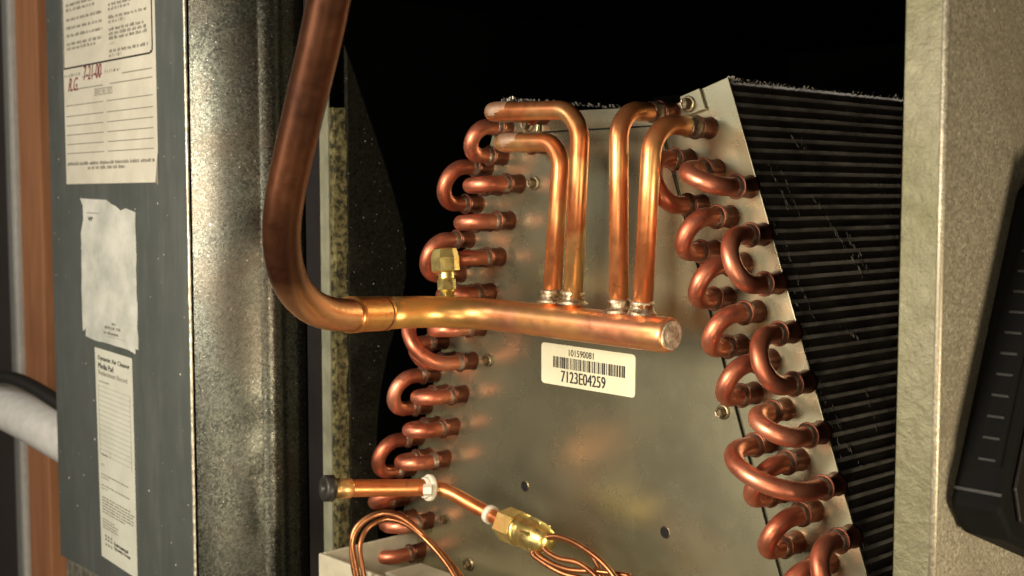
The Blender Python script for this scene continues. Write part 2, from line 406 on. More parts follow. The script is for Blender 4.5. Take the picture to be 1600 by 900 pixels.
# dark seam gaps: the plates stand proud, a narrow gasket shows between them
def strip(name, a_, b_, wd, Y, mat):
    A, B = onY(*a_, 0), onY(*b_, 0); A.y = B.y = Y; d = (B - A).normalized(); s = Vector((d.z, 0, -d.x)) * wd / 2
    return prism(name, [A - s, A + s, B + s, B - s], (0, .0012, 0), mat, coil)
strip('seam_gap', (1036, 205), (1223, 905), .0006, -.0021, HOLE)
strip('seam_gap', (850, 207), (1034, 196.5), .0006, -.0020, HOLE)
strip('seam_gap', (1030, 167), (1066, 153), .004, -.0008, LINER_SHADE)

# rows of tube ends on the right slab
STEP = Vector((.0105, 0, -.0281))
def end(row, k):
    o0 = {'in': Vector((.0868, 0, 1.3135)), 'mid': Vector((.1090, 0, 1.3065)), 'out': Vector((.1443, 0, 1.2682))}[row]
    return o0 + STEP * k
# left slab
LA, LB = onY(812, 287, 0), onY(699, 716, 0)
LSTEP = (LB - LA) / 8
def endL(row, k):
    o0 = {'in': LA, 'mid': LA + Vector((-.0222, 0, -.0018)), 'out': onY(762, 262, 0)}[row]
    return o0 + LSTEP * k
RB = .0056
cup_mesh = [None]
def collar(P, parent):
    if cup_mesh[0] is None:
        o = lathe('collar', P, P + Vector((0, -1, 0)), [(-.0005, RB * 1.30), (.0015, RB * 1.16), (.0105, RB * 1.15), (.0122, RB * 1.20), (.0128, RB * 1.34), (.0136, RB * 1.35), (.0138, RB * 1.22), (.0125, RB * .98)], COPC, parent, seg=20)
        cup_mesh[0] = (o.data, Vector(o.location) + wloc(parent) - P)
        return o
    o = bpy.data.objects.new('collar', cup_mesh[0][0]); COL.objects.link(o); o.parent = parent
    o.location = P + cup_mesh[0][1] - wloc(parent); return o
def braze(P, parent, r=RB):
    c = P + Vector((0, -.0128, 0))
    return lathe('braze_ring', c, c + Vector((0, -1, 0)), [(-.001, r * .9), (0, r * 1.17), (.0010, r * 1.17), (.0022, r * 1.06), (.0042, r * 1.015), (.0044, r * .9)], SMEAR, parent, seg=18, jitter=.10)
def bend(A, B, L=.0225, depth=None):
    A, B = Vector(A), Vector(B); h = (B - A).length / 2; e = (B - A).normalized(); mid = (A + B) / 2
    depth = depth or h; n_ = 16 + int(h * 300)
    path = [A, A + Vector((0, -L * .5, 0))]
    for k in range(n_ + 1):
        t = math.pi * k / n_
        path.append(mid - e * (h * math.cos(t)) + Vector((0, -L - depth * math.sin(t), 0)))
    path += [B + Vector((0, -L * .5, 0)), B]
    n2 = len(path)
    R = [RB * (1 - .05 * math.sin(math.pi * i / (n2 - 1)) ** 4) for i in range(n2)]
    o = tube('return_bend', path, R, COP, coil, caps=(False, False))
    collar(A, o); collar(B, o)
    braze(A, o); braze(B, o)
    return o
for (A, B, kw) in [
    (('in', 1), ('in', 2), {}), (('mid', 1), ('out', 0), {}), (('mid', 2), ('in', 3), {}), (('out', 1), ('out', 2), {}),
    (('mid', 3), ('in', 4), {}), (('mid', 4), ('in', 5), {}), (('out', 3), ('out', 4), {}), (('mid', 5), ('in', 6), {}),
    (('mid', 6), ('out', 5), {}), (('in', 7), ('out', 6), dict(L=.024, depth=.026)), (('mid', 7), ('in', 8), {}),
    (('mid', 8), ('in', 9), {}), (('out', 7), ('out', 8), {}), (('mid', 9), ('in', 10), {})]:
    bend(end(*A), end(*B), **kw)
for (A, B, kw) in [
    (('in', 0), ('mid', 0), {}), (('in', 1), ('mid', 1), {}), (('in', 2), ('mid', 2), {}), (('in', 3), ('mid', 3), {}),
    (('in', 4), ('mid', 4), {}), (('out', 4), ('in', 5), dict(L=.024, depth=.026)), (('mid', 5), ('out', 5), {}), (('in', 6), ('mid', 6), {}),
    (('in', 7), ('mid', 7), {}), (('in', 8), ('mid', 8), {}), (('out', 0), ('out', 1), {}), (('out', 2), ('out', 3), {}),
    (('out', 6), ('out', 7), {}), (('out', 8), ('out', 9), {}), (('in', 10), ('mid', 10), {}), (('mid', 11), ('in', 11), {}), (('out', 10), ('mid', 9), {})]:
    bend(endL(*A), endL(*B), **kw)
bend(onY(800, 200, 0), onY(786, 244, 0), L=.023)

# screws
def screw(px, py, r, Y=-.002, mat=STEEL):
    P = onY(px, py, 0); P.y = Y
    s = lathe('screw', P, P + Vector((0, -1, 0)), [(0, r), (.0008, r), (.0012, r * .9), (.0014, r * .72)], mat, coil, seg=20, smooth=False)
    lathe('hex_head', P + Vector((0, -.0013, 0)), P + Vector((0, -1, 0)), [(0, r * .74), (.0030, r * .74), (.0038, r * .62), (.0036, r * .42), (.0028, r * .38)], mat, s, seg=6, smooth=False, phase=random.random())
screw(1080, 163, .0052, -.0024); screw(832, 195, .0052, -.0038); screw(838, 286, .0050, -.0017); screw(765, 563, .0048, -.0017)
screw(697, 811, .0052, 0); screw(736, 881, .0052, -.0017); screw(1133, 643, .0048, -.0017)
for (x, y) in ((823, 759), (1042, 831)):
    P = onY(x, y, 0); P.y = -.0017
    r_ = .0034
    V, F = tube_data([P, P + Vector((0, -.0005, 0))], [r_ * 1.25, r_ * 1.05], 20, caps=(False, False))
    o = link('screw_hole', V, F, STEEL, coil, smooth=True)
    V, F = tube_data([P + Vector((0, -.0001, 0)), P + Vector((0, -.00035, 0))], r_ * 1.08, 20); link('opening', V, F, HOLE, o)

# ---- header and suction coupling
HA = onY(1049, 524, -.050); HB = onY(700, 483, -.052); HC = onD(640, 487, .828); HD = onD(592, 490, .797); HE = onD(545, 492, .770)
RH = .0107
hp = fillet([HA, HB.lerp(HA, .03), HD], .045, 12); hp = [HA, HA.lerp(hp[1], .1), HA.lerp(hp[1], .4), HA.lerp(hp[1], .7)] + hp[1:]
hp2 = [hp[0], hp[0].lerp(hp[1], .08), hp[0].lerp(hp[1], .25)] + hp[1:]; RR = [RH * .86, RH * .95, RH] + [RH] * (len(hp) - 1)
header = tube('header', hp2, RR, COPH, coil, seg=32)
d = (hp[0] - hp[1]).normalized()
capo = lathe('end_cap', hp[0] + d * .0001, hp[0] + d, [(-.001, RH * .82), (.0006, RH * .82), (.0009, RH * .76), (.0004, RH * .70), (.0007, RH * .5), (.0010, RH * .25), (.0008, .0003)], CAPM, header, seg=28, jitter=.04)
cpath = smooth_path([HC.lerp(HD, .75), HD, HE], 6)
tube('coupling', cpath, [RH * 1.02] + [RH * 1.065] * (len(cpath) - 3) + [RH * 1.10, RH * 1.10], COPG, header, seg=32)
lathe('coupling_bead', HD - (HE - HD).normalized() * .003, HE, [(0, RH * 1.0), (.0006, RH * 1.085), (.0016, RH * 1.085), (.0022, RH * 1.0)], COPC, header, seg=32)
# feeders
def feeder(path, bottom, top_P, stub_len=.016, r=.0060):
    f = tube('feeder_tube', path, r, COPF, coil, seg=22)
    d = Vector((0, 0, -1)); B = Vector(bottom)
    lathe('braze_joint', B + Vector((0, 0, .0105)), B - Vector((0, 0, 1)), [(.0020, r * 1.0), (.0026, r * 1.14), (.0042, r * 1.20), (.0056, r * 1.08), (.0070, r * 1.14), (.0088, r * 1.34), (.0108, r * 1.60)], BRAZE, f, seg=26, jitter=.10)
    return f
Hax = lambda px: None
def header_top(px, py):                          # point on the header's crest below pixel
    t = (px - 1049) / (700 - 1049); p = HA.lerp(HB, t); r = onY(px, py, -.0505); return Vector((r.x, -.0505, r.z))
# F1
Y1 = -.055
E1 = onY(760, 175, Y1)
b1 = header_top(895, 474)
f1 = feeder(fillet([Vector((E1.x, 0, E1.z)), E1, onY(908, 171, Y1), b1 + Vector((0, 0, -.006))], [.011, .019], 10), b1, None)
Y2 = -.046
E2 = onY(776, 223, Y2); b2 = header_top(861, 472)
f2 = feeder(fillet([Vector((E2.x, 0, E2.z)), E2, onY(878, 222, Y2), b2 + Vector((0, 0, -.006))], [.010, .016], 10), b2, None)
b3 = header_top(967, 488); A3 = onY(1050, 177, 0)
f3 = feeder(fillet([A3, Vector((A3.x, -.0495, A3.z - .0005)), b3 + Vector((0, 0, -.006))], .0175, 12), b3, None)
b4 = header_top(1003, 491); A4 = onY(1108, 200, 0)
f4 = feeder(fillet([A4, Vector((A4.x, -.0525, A4.z + .001)), b4 + Vector((0, 0, -.006))], .0185, 12), b4, None)
for f, P, far in ((f3, A3, 0), (f4, A4, 0)):
    collar(P, f)
    lathe('solder_band', P + Vector((0, -.0125, 0)), P + Vector((0, -1, 0)), [(0, .0060), (.001, .0072), (.006, .0068), (.009, .0062), (.0095, .0058)], SMEAR, f, seg=20, jitter=.1)
for f, E, m in ((f1, E1, .016), (f2, E2, .016)):
    collar(Vector((E.x, 0, E.z)), f)
    pth = fillet([E + Vector((0, .020, 0)), E, E + Vector((.024, 0, 0))], .0115, 8)
    tube('solder_band', pth, [.00625] * (len(pth) - 1) + [.0059], SMEARP, f, seg=20, caps=(False, False))
# access valve on the header
V0 = onY(699, 463, -.052); V1_ = onY(694.5, 388, -.052); L_ = (V1_ - V0).length
va = lathe('access_valve', V0 - (V1_ - V0) * .08, V1_, [(0, .0075), (.003, .0068), (.0035, .0052), (L_ * .60, .0048)], BRASS, coil, seg=20)
lathe('hex_body', V0.lerp(V1_, .12), V1_, [(0, .0054), (.0008, .0066), (.0078, .0066), (.0088, .0056)], BRASS, va, seg=6, smooth=False, phase=.3)
lathe('flare_cap', V0.lerp(V1_, .50), V1_, [(0, .0080), (.0012, .0100), (.0105, .0100), (.0165, .0084), (.0172, .0068)], BRASS, va, seg=6, smooth=False, phase=.25)
lathe('thread_collar', V0.lerp(V1_, .36), V1_, [(0, .0050), (.001, .0060), (.002, .0050), (.003, .0060), (.004, .0050), (.005, .0060), (.0058, .005)], BRASS, va, seg=18)

# ---- fins
def fin_pack(name, side, ys, detail=True):
    V = []; F = []; mi = []
    ztop_ = 1.3325; Ls = (ztop_ - ZB) / math.cos(math.atan(.3571)); e = Vector((.3363 * side, 0, -.9418)); nrm = Vector((.9418 * side, 0, .3363))
    top = Vector((X_edge(ztop_) if side > 0 else 2 * CX - X_edge(ztop_), 0, ztop_)) - nrm * .0022
    per = .0073; steps = int(Ls / per * 6)
    for j, y in enumerate(ys):
        base = len(V); jy = random.uniform(-.0004, .0004); jw = random.choice((.5, .8, 1.0, 1.15))
        for i in range(steps + 1):
            s = Ls * i / steps
            ph = (s / per + .10 * noise.noise(Vector((y * 9, s * 6, 2)))) % 1
            ww = .0015 * jw * max(0, math.cos(2 * math.pi * ph)) ** 2.2
            yy = y + jy + .0003 * noise.noise(Vector((y * 60, s * 90, 0)))
            dent = .0012 * max(0, noise.noise(Vector((y * 22, s * 28, 5))) - .25)
            P = top + e * s
            V.append(P + nrm * (ww - dent) + Vector((0, yy, 0)))
            V.append(P - nrm * .007 + Vector((0, yy + .0001, 0)))
        for i in range(steps):
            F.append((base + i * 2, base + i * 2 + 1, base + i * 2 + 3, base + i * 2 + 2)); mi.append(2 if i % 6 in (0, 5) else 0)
    def sliver(P, dv, wv, m=1):
        b = len(V); V.extend([P, P + dv, P + dv + wv, P + wv]); F.append((b, b + 1, b + 2, b + 3)); mi.append(m)
    for k in range(320):
        y = random.uniform(ys[0], ys[-1]) if random.random() < .6 else ys[0] + random.random() ** 2 * .06
        sliver(top + Vector((random.uniform(-.006, .002) * side, y, random.uniform(-.001, .0015))), Vector((random.uniform(-.001, .002) * side, random.uniform(-.001, .001), random.uniform(.0005, .0022))), Vector((.0006, random.uniform(.0003, .0012), .0002)), 1 if random.random() < .6 else 0)
    if detail:                                   # bent and crushed fin edges
        for (a0, a1, cnt) in [((.018, .052), (.026, .082), 34), ((.026, .050), (.036, .084), 20), ((.055, .072), (.086, .125), 60), ((.080, .095), (.095, .125), 30),
                              ((.052, .033), (.056, .045), 12), ((.060, .033), (.063, .045), 10), ((.012, .10), (.02, .15), 30), ((.045, .155), (.06, .165), 26),
                              ((.006, .05), (.008, .30), 70), ((.012, .2), (.024, .24), 20), ((.05, .19), (.054, .22), 14)]:
            for k in range(int(cnt * .9)):
                t = random.random(); y = a0[0] + (a1[0] - a0[0]) * t + random.gauss(0, .001); s = a0[1] + (a1[1] - a0[1]) * t
                P = top + e * s + nrm * random.uniform(.0006, .0016) + Vector((0, y, 0))
                sliver(P, e * random.uniform(.0010, .0040) + nrm * random.uniform(-.0008, .0008), Vector((0, random.uniform(.0004, .0011), 0)) + nrm * random.uniform(-.0010, -.0003), 1)
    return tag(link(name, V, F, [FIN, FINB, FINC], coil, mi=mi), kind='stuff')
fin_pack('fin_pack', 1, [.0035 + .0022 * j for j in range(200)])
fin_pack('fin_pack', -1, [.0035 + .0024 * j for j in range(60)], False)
# slab cores behind the fins
for side in (1, -1):
    f = lambda z, o: ((X_edge(z) - o) if side > 0 else 2 * CX - X_edge(z) + o)
    poly = [Vector((f(1.326, .010), .003, 1.326)), Vector((f(ZB, .010), .003, ZB)), Vector((f(ZB, .065), .003, ZB)), Vector((f(1.326, .065), .003, 1.326))]
    prism('slab_core', poly, (0, .45, 0), LINER_SHADE, coil)

# ---- barcode label
def bil(c, s, t):                                # c = TL, TR, BR, BL
    return (c[0] * (1 - s) + c[1] * s) * (1 - t) + (c[3] * (1 - s) + c[2] * s) * t
_tc = {}
def text_mesh(txt):
    cu = bpy.data.curves.new('t', 'FONT'); cu.body = txt; cu.resolution_u = 3
    o = bpy.data.objects.new('t', cu); COL.objects.link(o)
    me = bpy.data.meshes.new_from_object(o.evaluated_get(bpy.context.evaluated_depsgraph_get()))
    V = [v.co.copy() for v in me.vertices]; F = [tuple(p.vertices) for p in me.polygons]
    bpy.data.objects.remove(o); bpy.data.curves.remove(cu); bpy.data.meshes.remove(me)
    return V, F
def print_text(c, txt, rect, mat, parent, off, bold=0.0, slant=0):
    V, F = text_mesh(txt); x0 = min(v.x for v in V); x1 = max(v.x for v in V); y0 = min(v.y for v in V); y1 = max(v.y for v in V)
    s0, t0, s1, t1 = rect; VV = []; FF = []
    copies = [0] if not bold else [-bold, 0, bold]
    for q, ds in enumerate(copies):
        b = len(VV)
        for v in V:
            u = (v.x - x0) / (x1 - x0); k = (v.y - y0) / (y1 - y0)
            VV.append(bil(c, s0 + u * (s1 - s0) + ds + slant * k, t1 + k * (t0 - t1)) + off * (1 + q * .12))
        FF += [tuple(b + i for i in f) for f in F]
    return link('printed_text', VV, FF, mat, parent)
def bars(name, c, rects, mat, parent, off):
    V = []; F = []
    for (s0, t0, s1, t1, *sk) in rects:
        b = len(V); V += [bil(c, s0, t0) + off, bil(c, s1, t0) + off, bil(c, s1, t1) + off, bil(c, s0, t1) + off]; F.append((b, b + 1, b + 2, b + 3))
    return link(name, V, F, mat, parent)
def rounded(c, r, ns=6):
    wd = (c[1] - c[0]).length; ht = (c[3] - c[0]).length; out = []
    for (cx, cy, a0) in ((1 - r / wd, r / ht, -90), (1 - r / wd, 1 - r / ht, 0), (r / wd, 1 - r / ht, 90), (r / wd, r / ht, 180)):
        for k in range(ns + 1):
            t = math.radians(a0 + 90 * k / ns); out.append(bil(c, cx + math.cos(t) * r / wd, cy + math.sin(t) * r / ht))
    return out
OFF = Vector((0, -.00012, 0))
BC = [onY(849, 534, 0), onY(996, 554, 0), onY(995, 621.5, 0), onY(849, 597, 0)]; BC = [Vector((p.x, -.0019, p.z)) for p in BC]
bl = prism('barcode_label', rounded(BC, .0028), (0, .0003, 0), PAPERB, coil)
print_text(BC, '101590081', (.31, .09, .575, .25), INK, bl, OFF, .0015)
print_text(BC, '7123E04259', (.225, .625, .70, .905), INK, bl, OFF, .003)
rs = []; s = .135; rnd = random.Random(5)
while s < .905:
    wd = rnd.choice([.004, .006, .009, .014, .018]); rs.append((s, .30, min(s + wd, .91), .575)); s += wd + rnd.choice([.004, .005, .008, .012])
bars('barcode', BC, rs, INK, bl, OFF)

# ------------------------------------------------------------------ suction line
SL = [onD(566, 491, .782), onD(545, 492, .768), onD(516, 490, .744), onD(486, 478, .716), onD(459, 450, .690), onD(444, 410, .668), onD(440, 360, .652), onD(445, 310, .640),
      onD(457, 250, .628), onD(478, 160, .610), onD(498, 75, .592), onD(514, 0, .577), onD(528, -70, .563), onD(550, -170, .545)]
sp = smooth_path(SL, 10)
sr = []
for i, p in enumerate(sp):
    r = .0103
    if 8 < i < 34: r *= 1 + .012 * math.sin(i * 1.9)      # wrinkles of the hand-made bend
    sr.append(r)
suc = tube('suction_line', sp, sr, COPS, None, seg=36)
tag(suc, 'thick brown copper suction pipe bending down from the top into the header', 'pipe')
lo = suc

# ------------------------------------------------------------------ liquid line with distributor
D0, D1, D2, D3, D4 = onD(516, 763, .820), onD(665, 762, .856), onD(698, 767, .876), onD(766, 804, .842), onD(786, 816, .832)
liq = thing('liquid_distributor', D0, 'copper liquid stub with black end cap, white ties and brass distributor', 'distributor')
lp = smooth_path([D0, D0.lerp(D1, .3), D0.lerp(D1, .62), D1, onD(682, 763, .858), onD(706, 771, .855), onD(735, 787, .849), D3, D4], 6)
lr = [.0060 if i > 17 else .0060 for i in range(len(lp))]
tube('stub_tube', lp, [.0050 if i > 24 else .0060 for i in range(len(lp))], COPT if False else COPF, liq, seg=22)
tube('socket_end', [D0, D0.lerp(D1, .20), D0.lerp(D1, .215)], [.0068, .0068, .0061], COPF, liq, seg=22)
dd = (D0 - D1).normalized()
cap = lathe('end_plug', D0 - dd * .002, D0 + dd, [(0, .0070), (.0005, .0090), (.0065, .0088), (.0072, .0078), (.0070, .0025), (.0050, .0020)], RUBBER, liq, seg=24)
def tie(P, d, r):
    t = lathe('cable_tie', P - d * .002, P + d, [(0, r), (.0002, r * 1.16), (.0042, r * 1.16), (.0044, r)], TIE, liq, seg=24)
    return t
dl = (D1 - D0).normalized(); tie(D1, dl, .0063); lathe('cable_tie_loop', D1 + dl * .001, D1 + dl * 2, [(0, .0088), (.0008, .0094), (.0032, .0094), (.0038, .0088), (.003, .0082), (.0008, .0082)], TIE, liq, seg=28)
hd = D1 - FWD * .0075 - UP * -.001
lathe('cable_tie_head', D1 - FWD * .0095 - RIGHT * .001, D1 - FWD * .0095 + RIGHT, [(0, .0030), (.0004, .0042), (.0058, .0042), (.0062, .003)], TIE, liq, seg=6, smooth=False)
d3 = (D4 - D3).normalized(); tie(D3, d3, .0056)
DB = D4; DE = onD(858, 847, .795); da = (DE - DB).normalized(); LD = (DE - DB).length
br = lathe('distributor_body', DB, DE, [(0, .0060), (LD * .30, .0062), (LD * .42, .0102), (LD * .50, .0108), (LD * .53, .0100), (LD * .57, .0112), (LD * .80, .0104), (LD * .95, .0080), (LD * 1.0, .0062)], BRASS, liq, seg=24)
lathe('hex_nut', DB + da * .001, DE, [(0, .0092), (.0015, .0116), (LD * .34, .0116), (LD * .36, .0095)], BRASS, liq, seg=6, smooth=False, phase=.4)
lathe('lock_ring', DB + da * LD * .37, DE, [(0, .0098), (.0010, .0114), (.0030, .0114), (.004, .010)], BRASS, liq, seg=24)
lathe('hex_nut', DB + da * LD * .60, DE, [(0, .0096), (.0010, .0112), (LD * .20, .0112), (LD * .24, .0095)], BRASS, liq, seg=6, smooth=False, phase=.9)
for (s0, ps_) in [((838, 842, .800), [(870, 838, .790), (915, 858, .772), (950, 888, .760), (975, 925, .750)]),
                  ((845, 838, .798), [(880, 842, .792), (925, 868, .785), (940, 905, .78), (945, 940, .77)]),
                  ((838, 862, .797), [(858, 878, .790), (890, 890, .780), (935, 893, .770), (985, 900, .760)]),
                  ((850, 856, .794), [(872, 872, .785), (905, 880, .775), (935, 905, .765), (950, 940, .76)]),
                  ((832, 864, .800), [(845, 876, .795), (880, 896, .785), (915, 905, .778), (950, 920, .77)])]:
    pth = smooth_path([DB + da * LD * .9 + (onD(*s0) - onD(845, 852, .797)) * .6, onD(*s0)] + [onD(*p) for p in ps_], 8)
    c_ = tube('capillary_tube', pth, .0019, COPT, liq, seg=10)
# capillaries that loop up on the left over the pan
for (ps_) in [[(566, 930, .86), (556, 880, .86), (552, 845, .862), (566, 818, .866), (596, 803, .868), (625, 808, .862), (660, 835, .852), (695, 876, .845), (722, 920, .838)],
              [(575, 935, .855), (566, 885, .855), (563, 850, .857), (576, 824, .862), (602, 812, .865), (632, 818, .86), (664, 842, .85), (700, 884, .842), (726, 930, .836)],
              [(560, 925, .87), (550, 870, .87), (553, 830, .873), (575, 808, .875), (608, 800, .875), (640, 815, .867), (672, 845, .857), (705, 880, .85), (735, 920, .845)]]:
    tube('capillary_tube', smooth_path([onD(*p) for p in ps_], 8), .0018, COPT, liq, seg=10)

# ------------------------------------------------------------------ drain pan
PC = onY(497, 864, -.092)
pan = thing('drain_pan', (PC.x + .2, -.02, PC.z - .07), 'off-white plastic drain pan under the coil at bottom left', 'pan')
x0, y0, zt = PC.x, PC.y, PC.z
th = .0035
def wall_box(nm, lo, hi): return box(nm, lo, hi, PANW, pan, bevel=.0012)
wall_box('front_wall', (x0, y0, zt - .07), (x0 + .42, y0 + th, zt))
wall_box('left_wall', (x0, y0 + th + .0002, zt - .07), (x0 + th, y0 + .5, zt))
wall_box('floor_tray', (x0 + th, y0 + th, zt - .070), (x0 + .418, y0 + .5, zt - .030))
wall_box('inner_step', (x0 + .030, y0 + .040, zt - .0298), (x0 + .20, y0 + .075, zt - .016))

# ------------------------------------------------------------------ grey air cleaner box
YB = -.158
XBR = onY(297, 450, YB).x
zb = onY(105, 873, YB).z; xbl0 = onY(83, 450, YB).x
bx = thing('air_cleaner_box', ((xbl0 + XBR) / 2, YB, zb), 'grey sheet-metal air cleaner box with three paper labels', 'box')
xbl = onY(83, 450, YB).x
box('front_panel', (xbl, YB, zb), (XBR - .003, YB + .0015, Z1), ENAMEL, bx, bevel=.0006)
# side wall with a rolled standing fold
fy = lambda px: onX(px, 450, XBR).y
prof = [(XBR, YB + .003), (XBR, fy(406)), (XBR + .0010, fy(409)), (XBR + .0036, fy(414)), (XBR + .0046, fy(424)), (XBR + .0038, fy(434)), (XBR + .0010, fy(441)), (XBR - .0010, fy(450)), (XBR - .0025, fy(465)), (XBR - .004, fy(481))]
YR = prof[-1][1]
V = []; F = []; NZ = 60
for i in range(NZ + 1):
    z = .86 + (Z1 - .86) * i / NZ
    for (x, y) in prof: V.append((x + .0008 * noise.noise(Vector((y * 14, z * 9, 0))), y, z))
m_ = len(prof)
for i in range(NZ):
    for k in range(m_ - 1): F.append((i * m_ + k, i * m_ + k + 1, (i + 1) * m_ + k + 1, (i + 1) * m_ + k))
o = link('side_panel', V, F, GALV, bx, smooth=True); so = o.modifiers.new('s', 'SOLIDIFY'); so.thickness = .0012
V, F = [], []
for i in range(161):
    z = .86 + (Z1 - .86) * i / 160; r = .0014 + .0004 * noise.noise(Vector((0, z * 160, 0)))
    V.append((z, r))
tube('corner_hem', [(XBR - .0016 + .0003 * noise.noise(Vector((3, z_ * 50, 0))), YB + .0006, z_) for z_, _ in V], [r for _, r in V], EDGE, bx, seg=10)
box('left_return', (xbl, YB + .0018, zb), (xbl + .0015, YR, Z1), ENAMEL, bx)
box('base_rail', (xbl + .004, YB + .004, .86), (XBR - .004, YB + .006, zb - .001), EDGE, bx)
box('rear_cover', (xbl + .002, YR + .0015, .86), (XBR - .006, YR + .003, Z1), LINER_SHADE, bx)

OFB = Vector((0, -.0001, 0))
def lab(corners, mat, label, jag=None, th=.0003):
    c = [onY(x, y, YB) for x, y in corners]; c = [Vector((p.x, YB - .0006, p.z)) for p in c]
    poly = jag(c) if jag else c
    o = prism('paper_label', poly, (0, th, 0), mat, bx); o['label'] = label
    return c, o
def words(c, s0, s1, t, h, parent, mat, rnd, name='printed_line', sl=0):
    rs = []; s = s0
    while s < s1:
        wd = rnd.uniform(.02, .07) * (s1 - s0) / .42
        e2 = min(s + wd, s1); n3 = max(1, int(wd / .010))
        for q in range(n3):
            a_ = s + (e2 - s) * q / n3; b_ = a_ + (e2 - s) / n3 * rnd.uniform(.55, .85); hh = h * rnd.uniform(.7, 1.15)
            rs.append((a_, t - hh, b_, t))
        s = e2 + .012
    return bars(name, c, rs, mat, parent, OFB)
# 1: big service label
top1 = onY(97, 0, YB).z
c, L1 = lab([(97, 0), (241, 0), (250, 288), (105.5, 285)], PAPER, 'large aged service record label with handwritten red date')
# extend above the frame: rebuild corners to a longer sheet
xl = (c[0].x + c[3].x) / 2; xr = (c[1].x + c[2].x) / 2; zb_ = (c[3].z + c[2].z) / 2
bpy.data.objects.remove(L1)
ht = .215 * (xr - xl) / .158; c = [Vector((xl, YB - .0006, zb_ + ht)), Vector((xr, YB - .0006, zb_ + ht)), Vector((xr, YB - .0006, zb_)), Vector((xl, YB - .0006, zb_))]
q = [c[0], c[1], bil(c, 1, .90), bil(c, .972, 1), c[3]]
L1 = prism('paper_label', q, (0, .0003, 0), PAPER, bx); L1['label'] = 'large aged service record label with handwritten red date'
prism('curled_corner', [bil(c, 1, .905) + Vector((0, -.0002, 0)), bil(c, 1.0, 1.01) + Vector((0, .0002, 0)), bil(c, .975, 1) + Vector((0, -.0004, 0))], (0, .0001, 0), INKG, L1)
def st(px, py):
    p = onY(px, py, YB); return ((p.x - xl) / (xr - xl), (zb_ + ht - p.z) / ht)
rnd = random.Random(3)
S0, T0 = st(101, 109); S1, T1 = st(241, 82)
ry = [S0 + .012, (T0 + T1) / 2]; wl = .012; hl = .0045
Tb = (T0 + T1) / 2
bars('printed_frame', c, [(S0, -.0 + .01, S0 + .008, Tb), (S1 - .016, .01, S1 - .004, Tb - .02), (S0, Tb - hl, S1 - .03, Tb + hl * .4), (S1 - .032, Tb - hl * 2.2, S1 - .014, Tb - hl * .1), (S1 - .018, Tb - .022, S1 - .006, Tb - hl * 1.5)], INK, L1, OFB)
_, dt = st(120, 20); 
yl = [(115, 20), (115, 44), (118, 62), (118, 82), (116, 15)]
for (x, y) in ((103, 12), (103, 20), (103, 35), (103, 48), (103, 60), (103, 73), (103, 80)):
    s_, t_ = st(x, y); words(c, S0 + .045, .46 - (.08 if y in (20, 80) else 0), t_, .0105, L1, INKG, rnd)
for k, (x, y) in enumerate(((170, 10), (170, 17), (170, 30), (170, 37), (170, 49), (170, 56), (170, 63), (170, 71), (170, 83), (170, 90))):
    s_, t_ = st(x, y); words(c, .53, (.92, .75, .92, .70, .90, .92, .92, .60, .93, .66)[k], t_, .0105, L1, INKG, rnd)
for (x, y, s0, s1) in ((135, 119.5, .22, .45), (228, 108, .66, .965), (135, 137, .05, .45), (215, 124, .53, .965)):
    s_, t_ = st(x, y); bars('ruled_line', c, [(s0, t_ - .0018, s1, t_ + .0018)], INKG, L1, OFB)
s_, t_ = st(107, 121); words(c, .01, .20, t_, .010, L1, INKG, rnd)
s_, t_ = st(178, 112); words(c, .48, .64, t_, .010, L1, INKG, rnd)
s0, ta = st(128, 104); s1, tb_ = st(163, 119); print_text(c, '7-21-00', (.235, ta, .435, tb_ + .004), INKR, L1, OFB * 2, .0015, .01)
s0, ta = st(103, 122); s1, tb_ = st(120, 142); print_text(c, 'R.G.', (.055, ta + .004, .17, tb_), INKR, L1, OFB * 2, .0015, .02)
s0, ta = st(152, 138); s1, tb_ = st(182, 145); print_text(c, 'SERVICE RECORDS', (.355, ta, .555, tb_ + .001), INKG, L1, OFB)
for k in range(6):
    s_, t_ = st(135, (162, 179, 194, 209, 224, 238.5)[k])
    bars('ruled_line', c, [(.02, t_ - .0016, .45, t_ + .0016), (.49, t_ - .0016, .965, t_ + .0016)], INKG if k < 3 else INKG, L1, OFB)
s_, t_ = st(170, 256); words(c, .02, .97, t_, .011, L1, INKG, rnd)
s_, t_ = st(170, 263.5); words(c, .26, .68, t_, .011, L1, INKG, rnd)

# 2: scuffed blank sheet with torn edges
def torn(c):
    out = []
    r = random.Random(11)
    for k in range(13):                       # top edge, ragged on its right half
        s = k / 12; out.append(bil(c, s, 0 if s < .58 else r.uniform(.0, .055) + (s - .58) * .09))
    for k in range(1, 12): out.append(bil(c, 1 + r.uniform(-.012, .006), .07 + (k / 12) * .92))
    out += [bil(c, 1.0, .985), bil(c, .95, .985), bil(c, .95, 1.02)]
    for k in range(1, 8): out.append(bil(c, .95 - .88 * k / 8, 1.0 + r.uniform(-.004, .004)))
    out += [bil(c, .05, .985), bil(c, .055, .93), bil(c, .0, .955)]
    for k in range(1, 10): out.append(bil(c, r.uniform(-.012, .012) + (.0 if k < 8 else .05), .95 - k * .1))
    return out
c, L2 = lab([(126, 310), (212, 315), (217, 550), (131, 527)], PAPERW, 'blank scuffed white sticker with torn edges', torn)
print_text(c, 'VP', (.15, .125, .24, .155), INK, L2, OFB, .004)
bars('printed_rule', c, [(.12, .095, .36, .1)], INKG, L2, OFB)
print_text(c, 'IN', (.55, .845, .61, .862), INKG, L2, OFB, .004)
print_text(c, '(877) HE TSR', (.42, .875, .70, .90), INKG, L2, OFB, .004)
print_text(c, 'for information', (.40, .91, .66, .932), INKG, L2, OFB, .003)
bars('printed_rule', c, [(.40, .945, .80, .949)], INKL, L2, OFB)

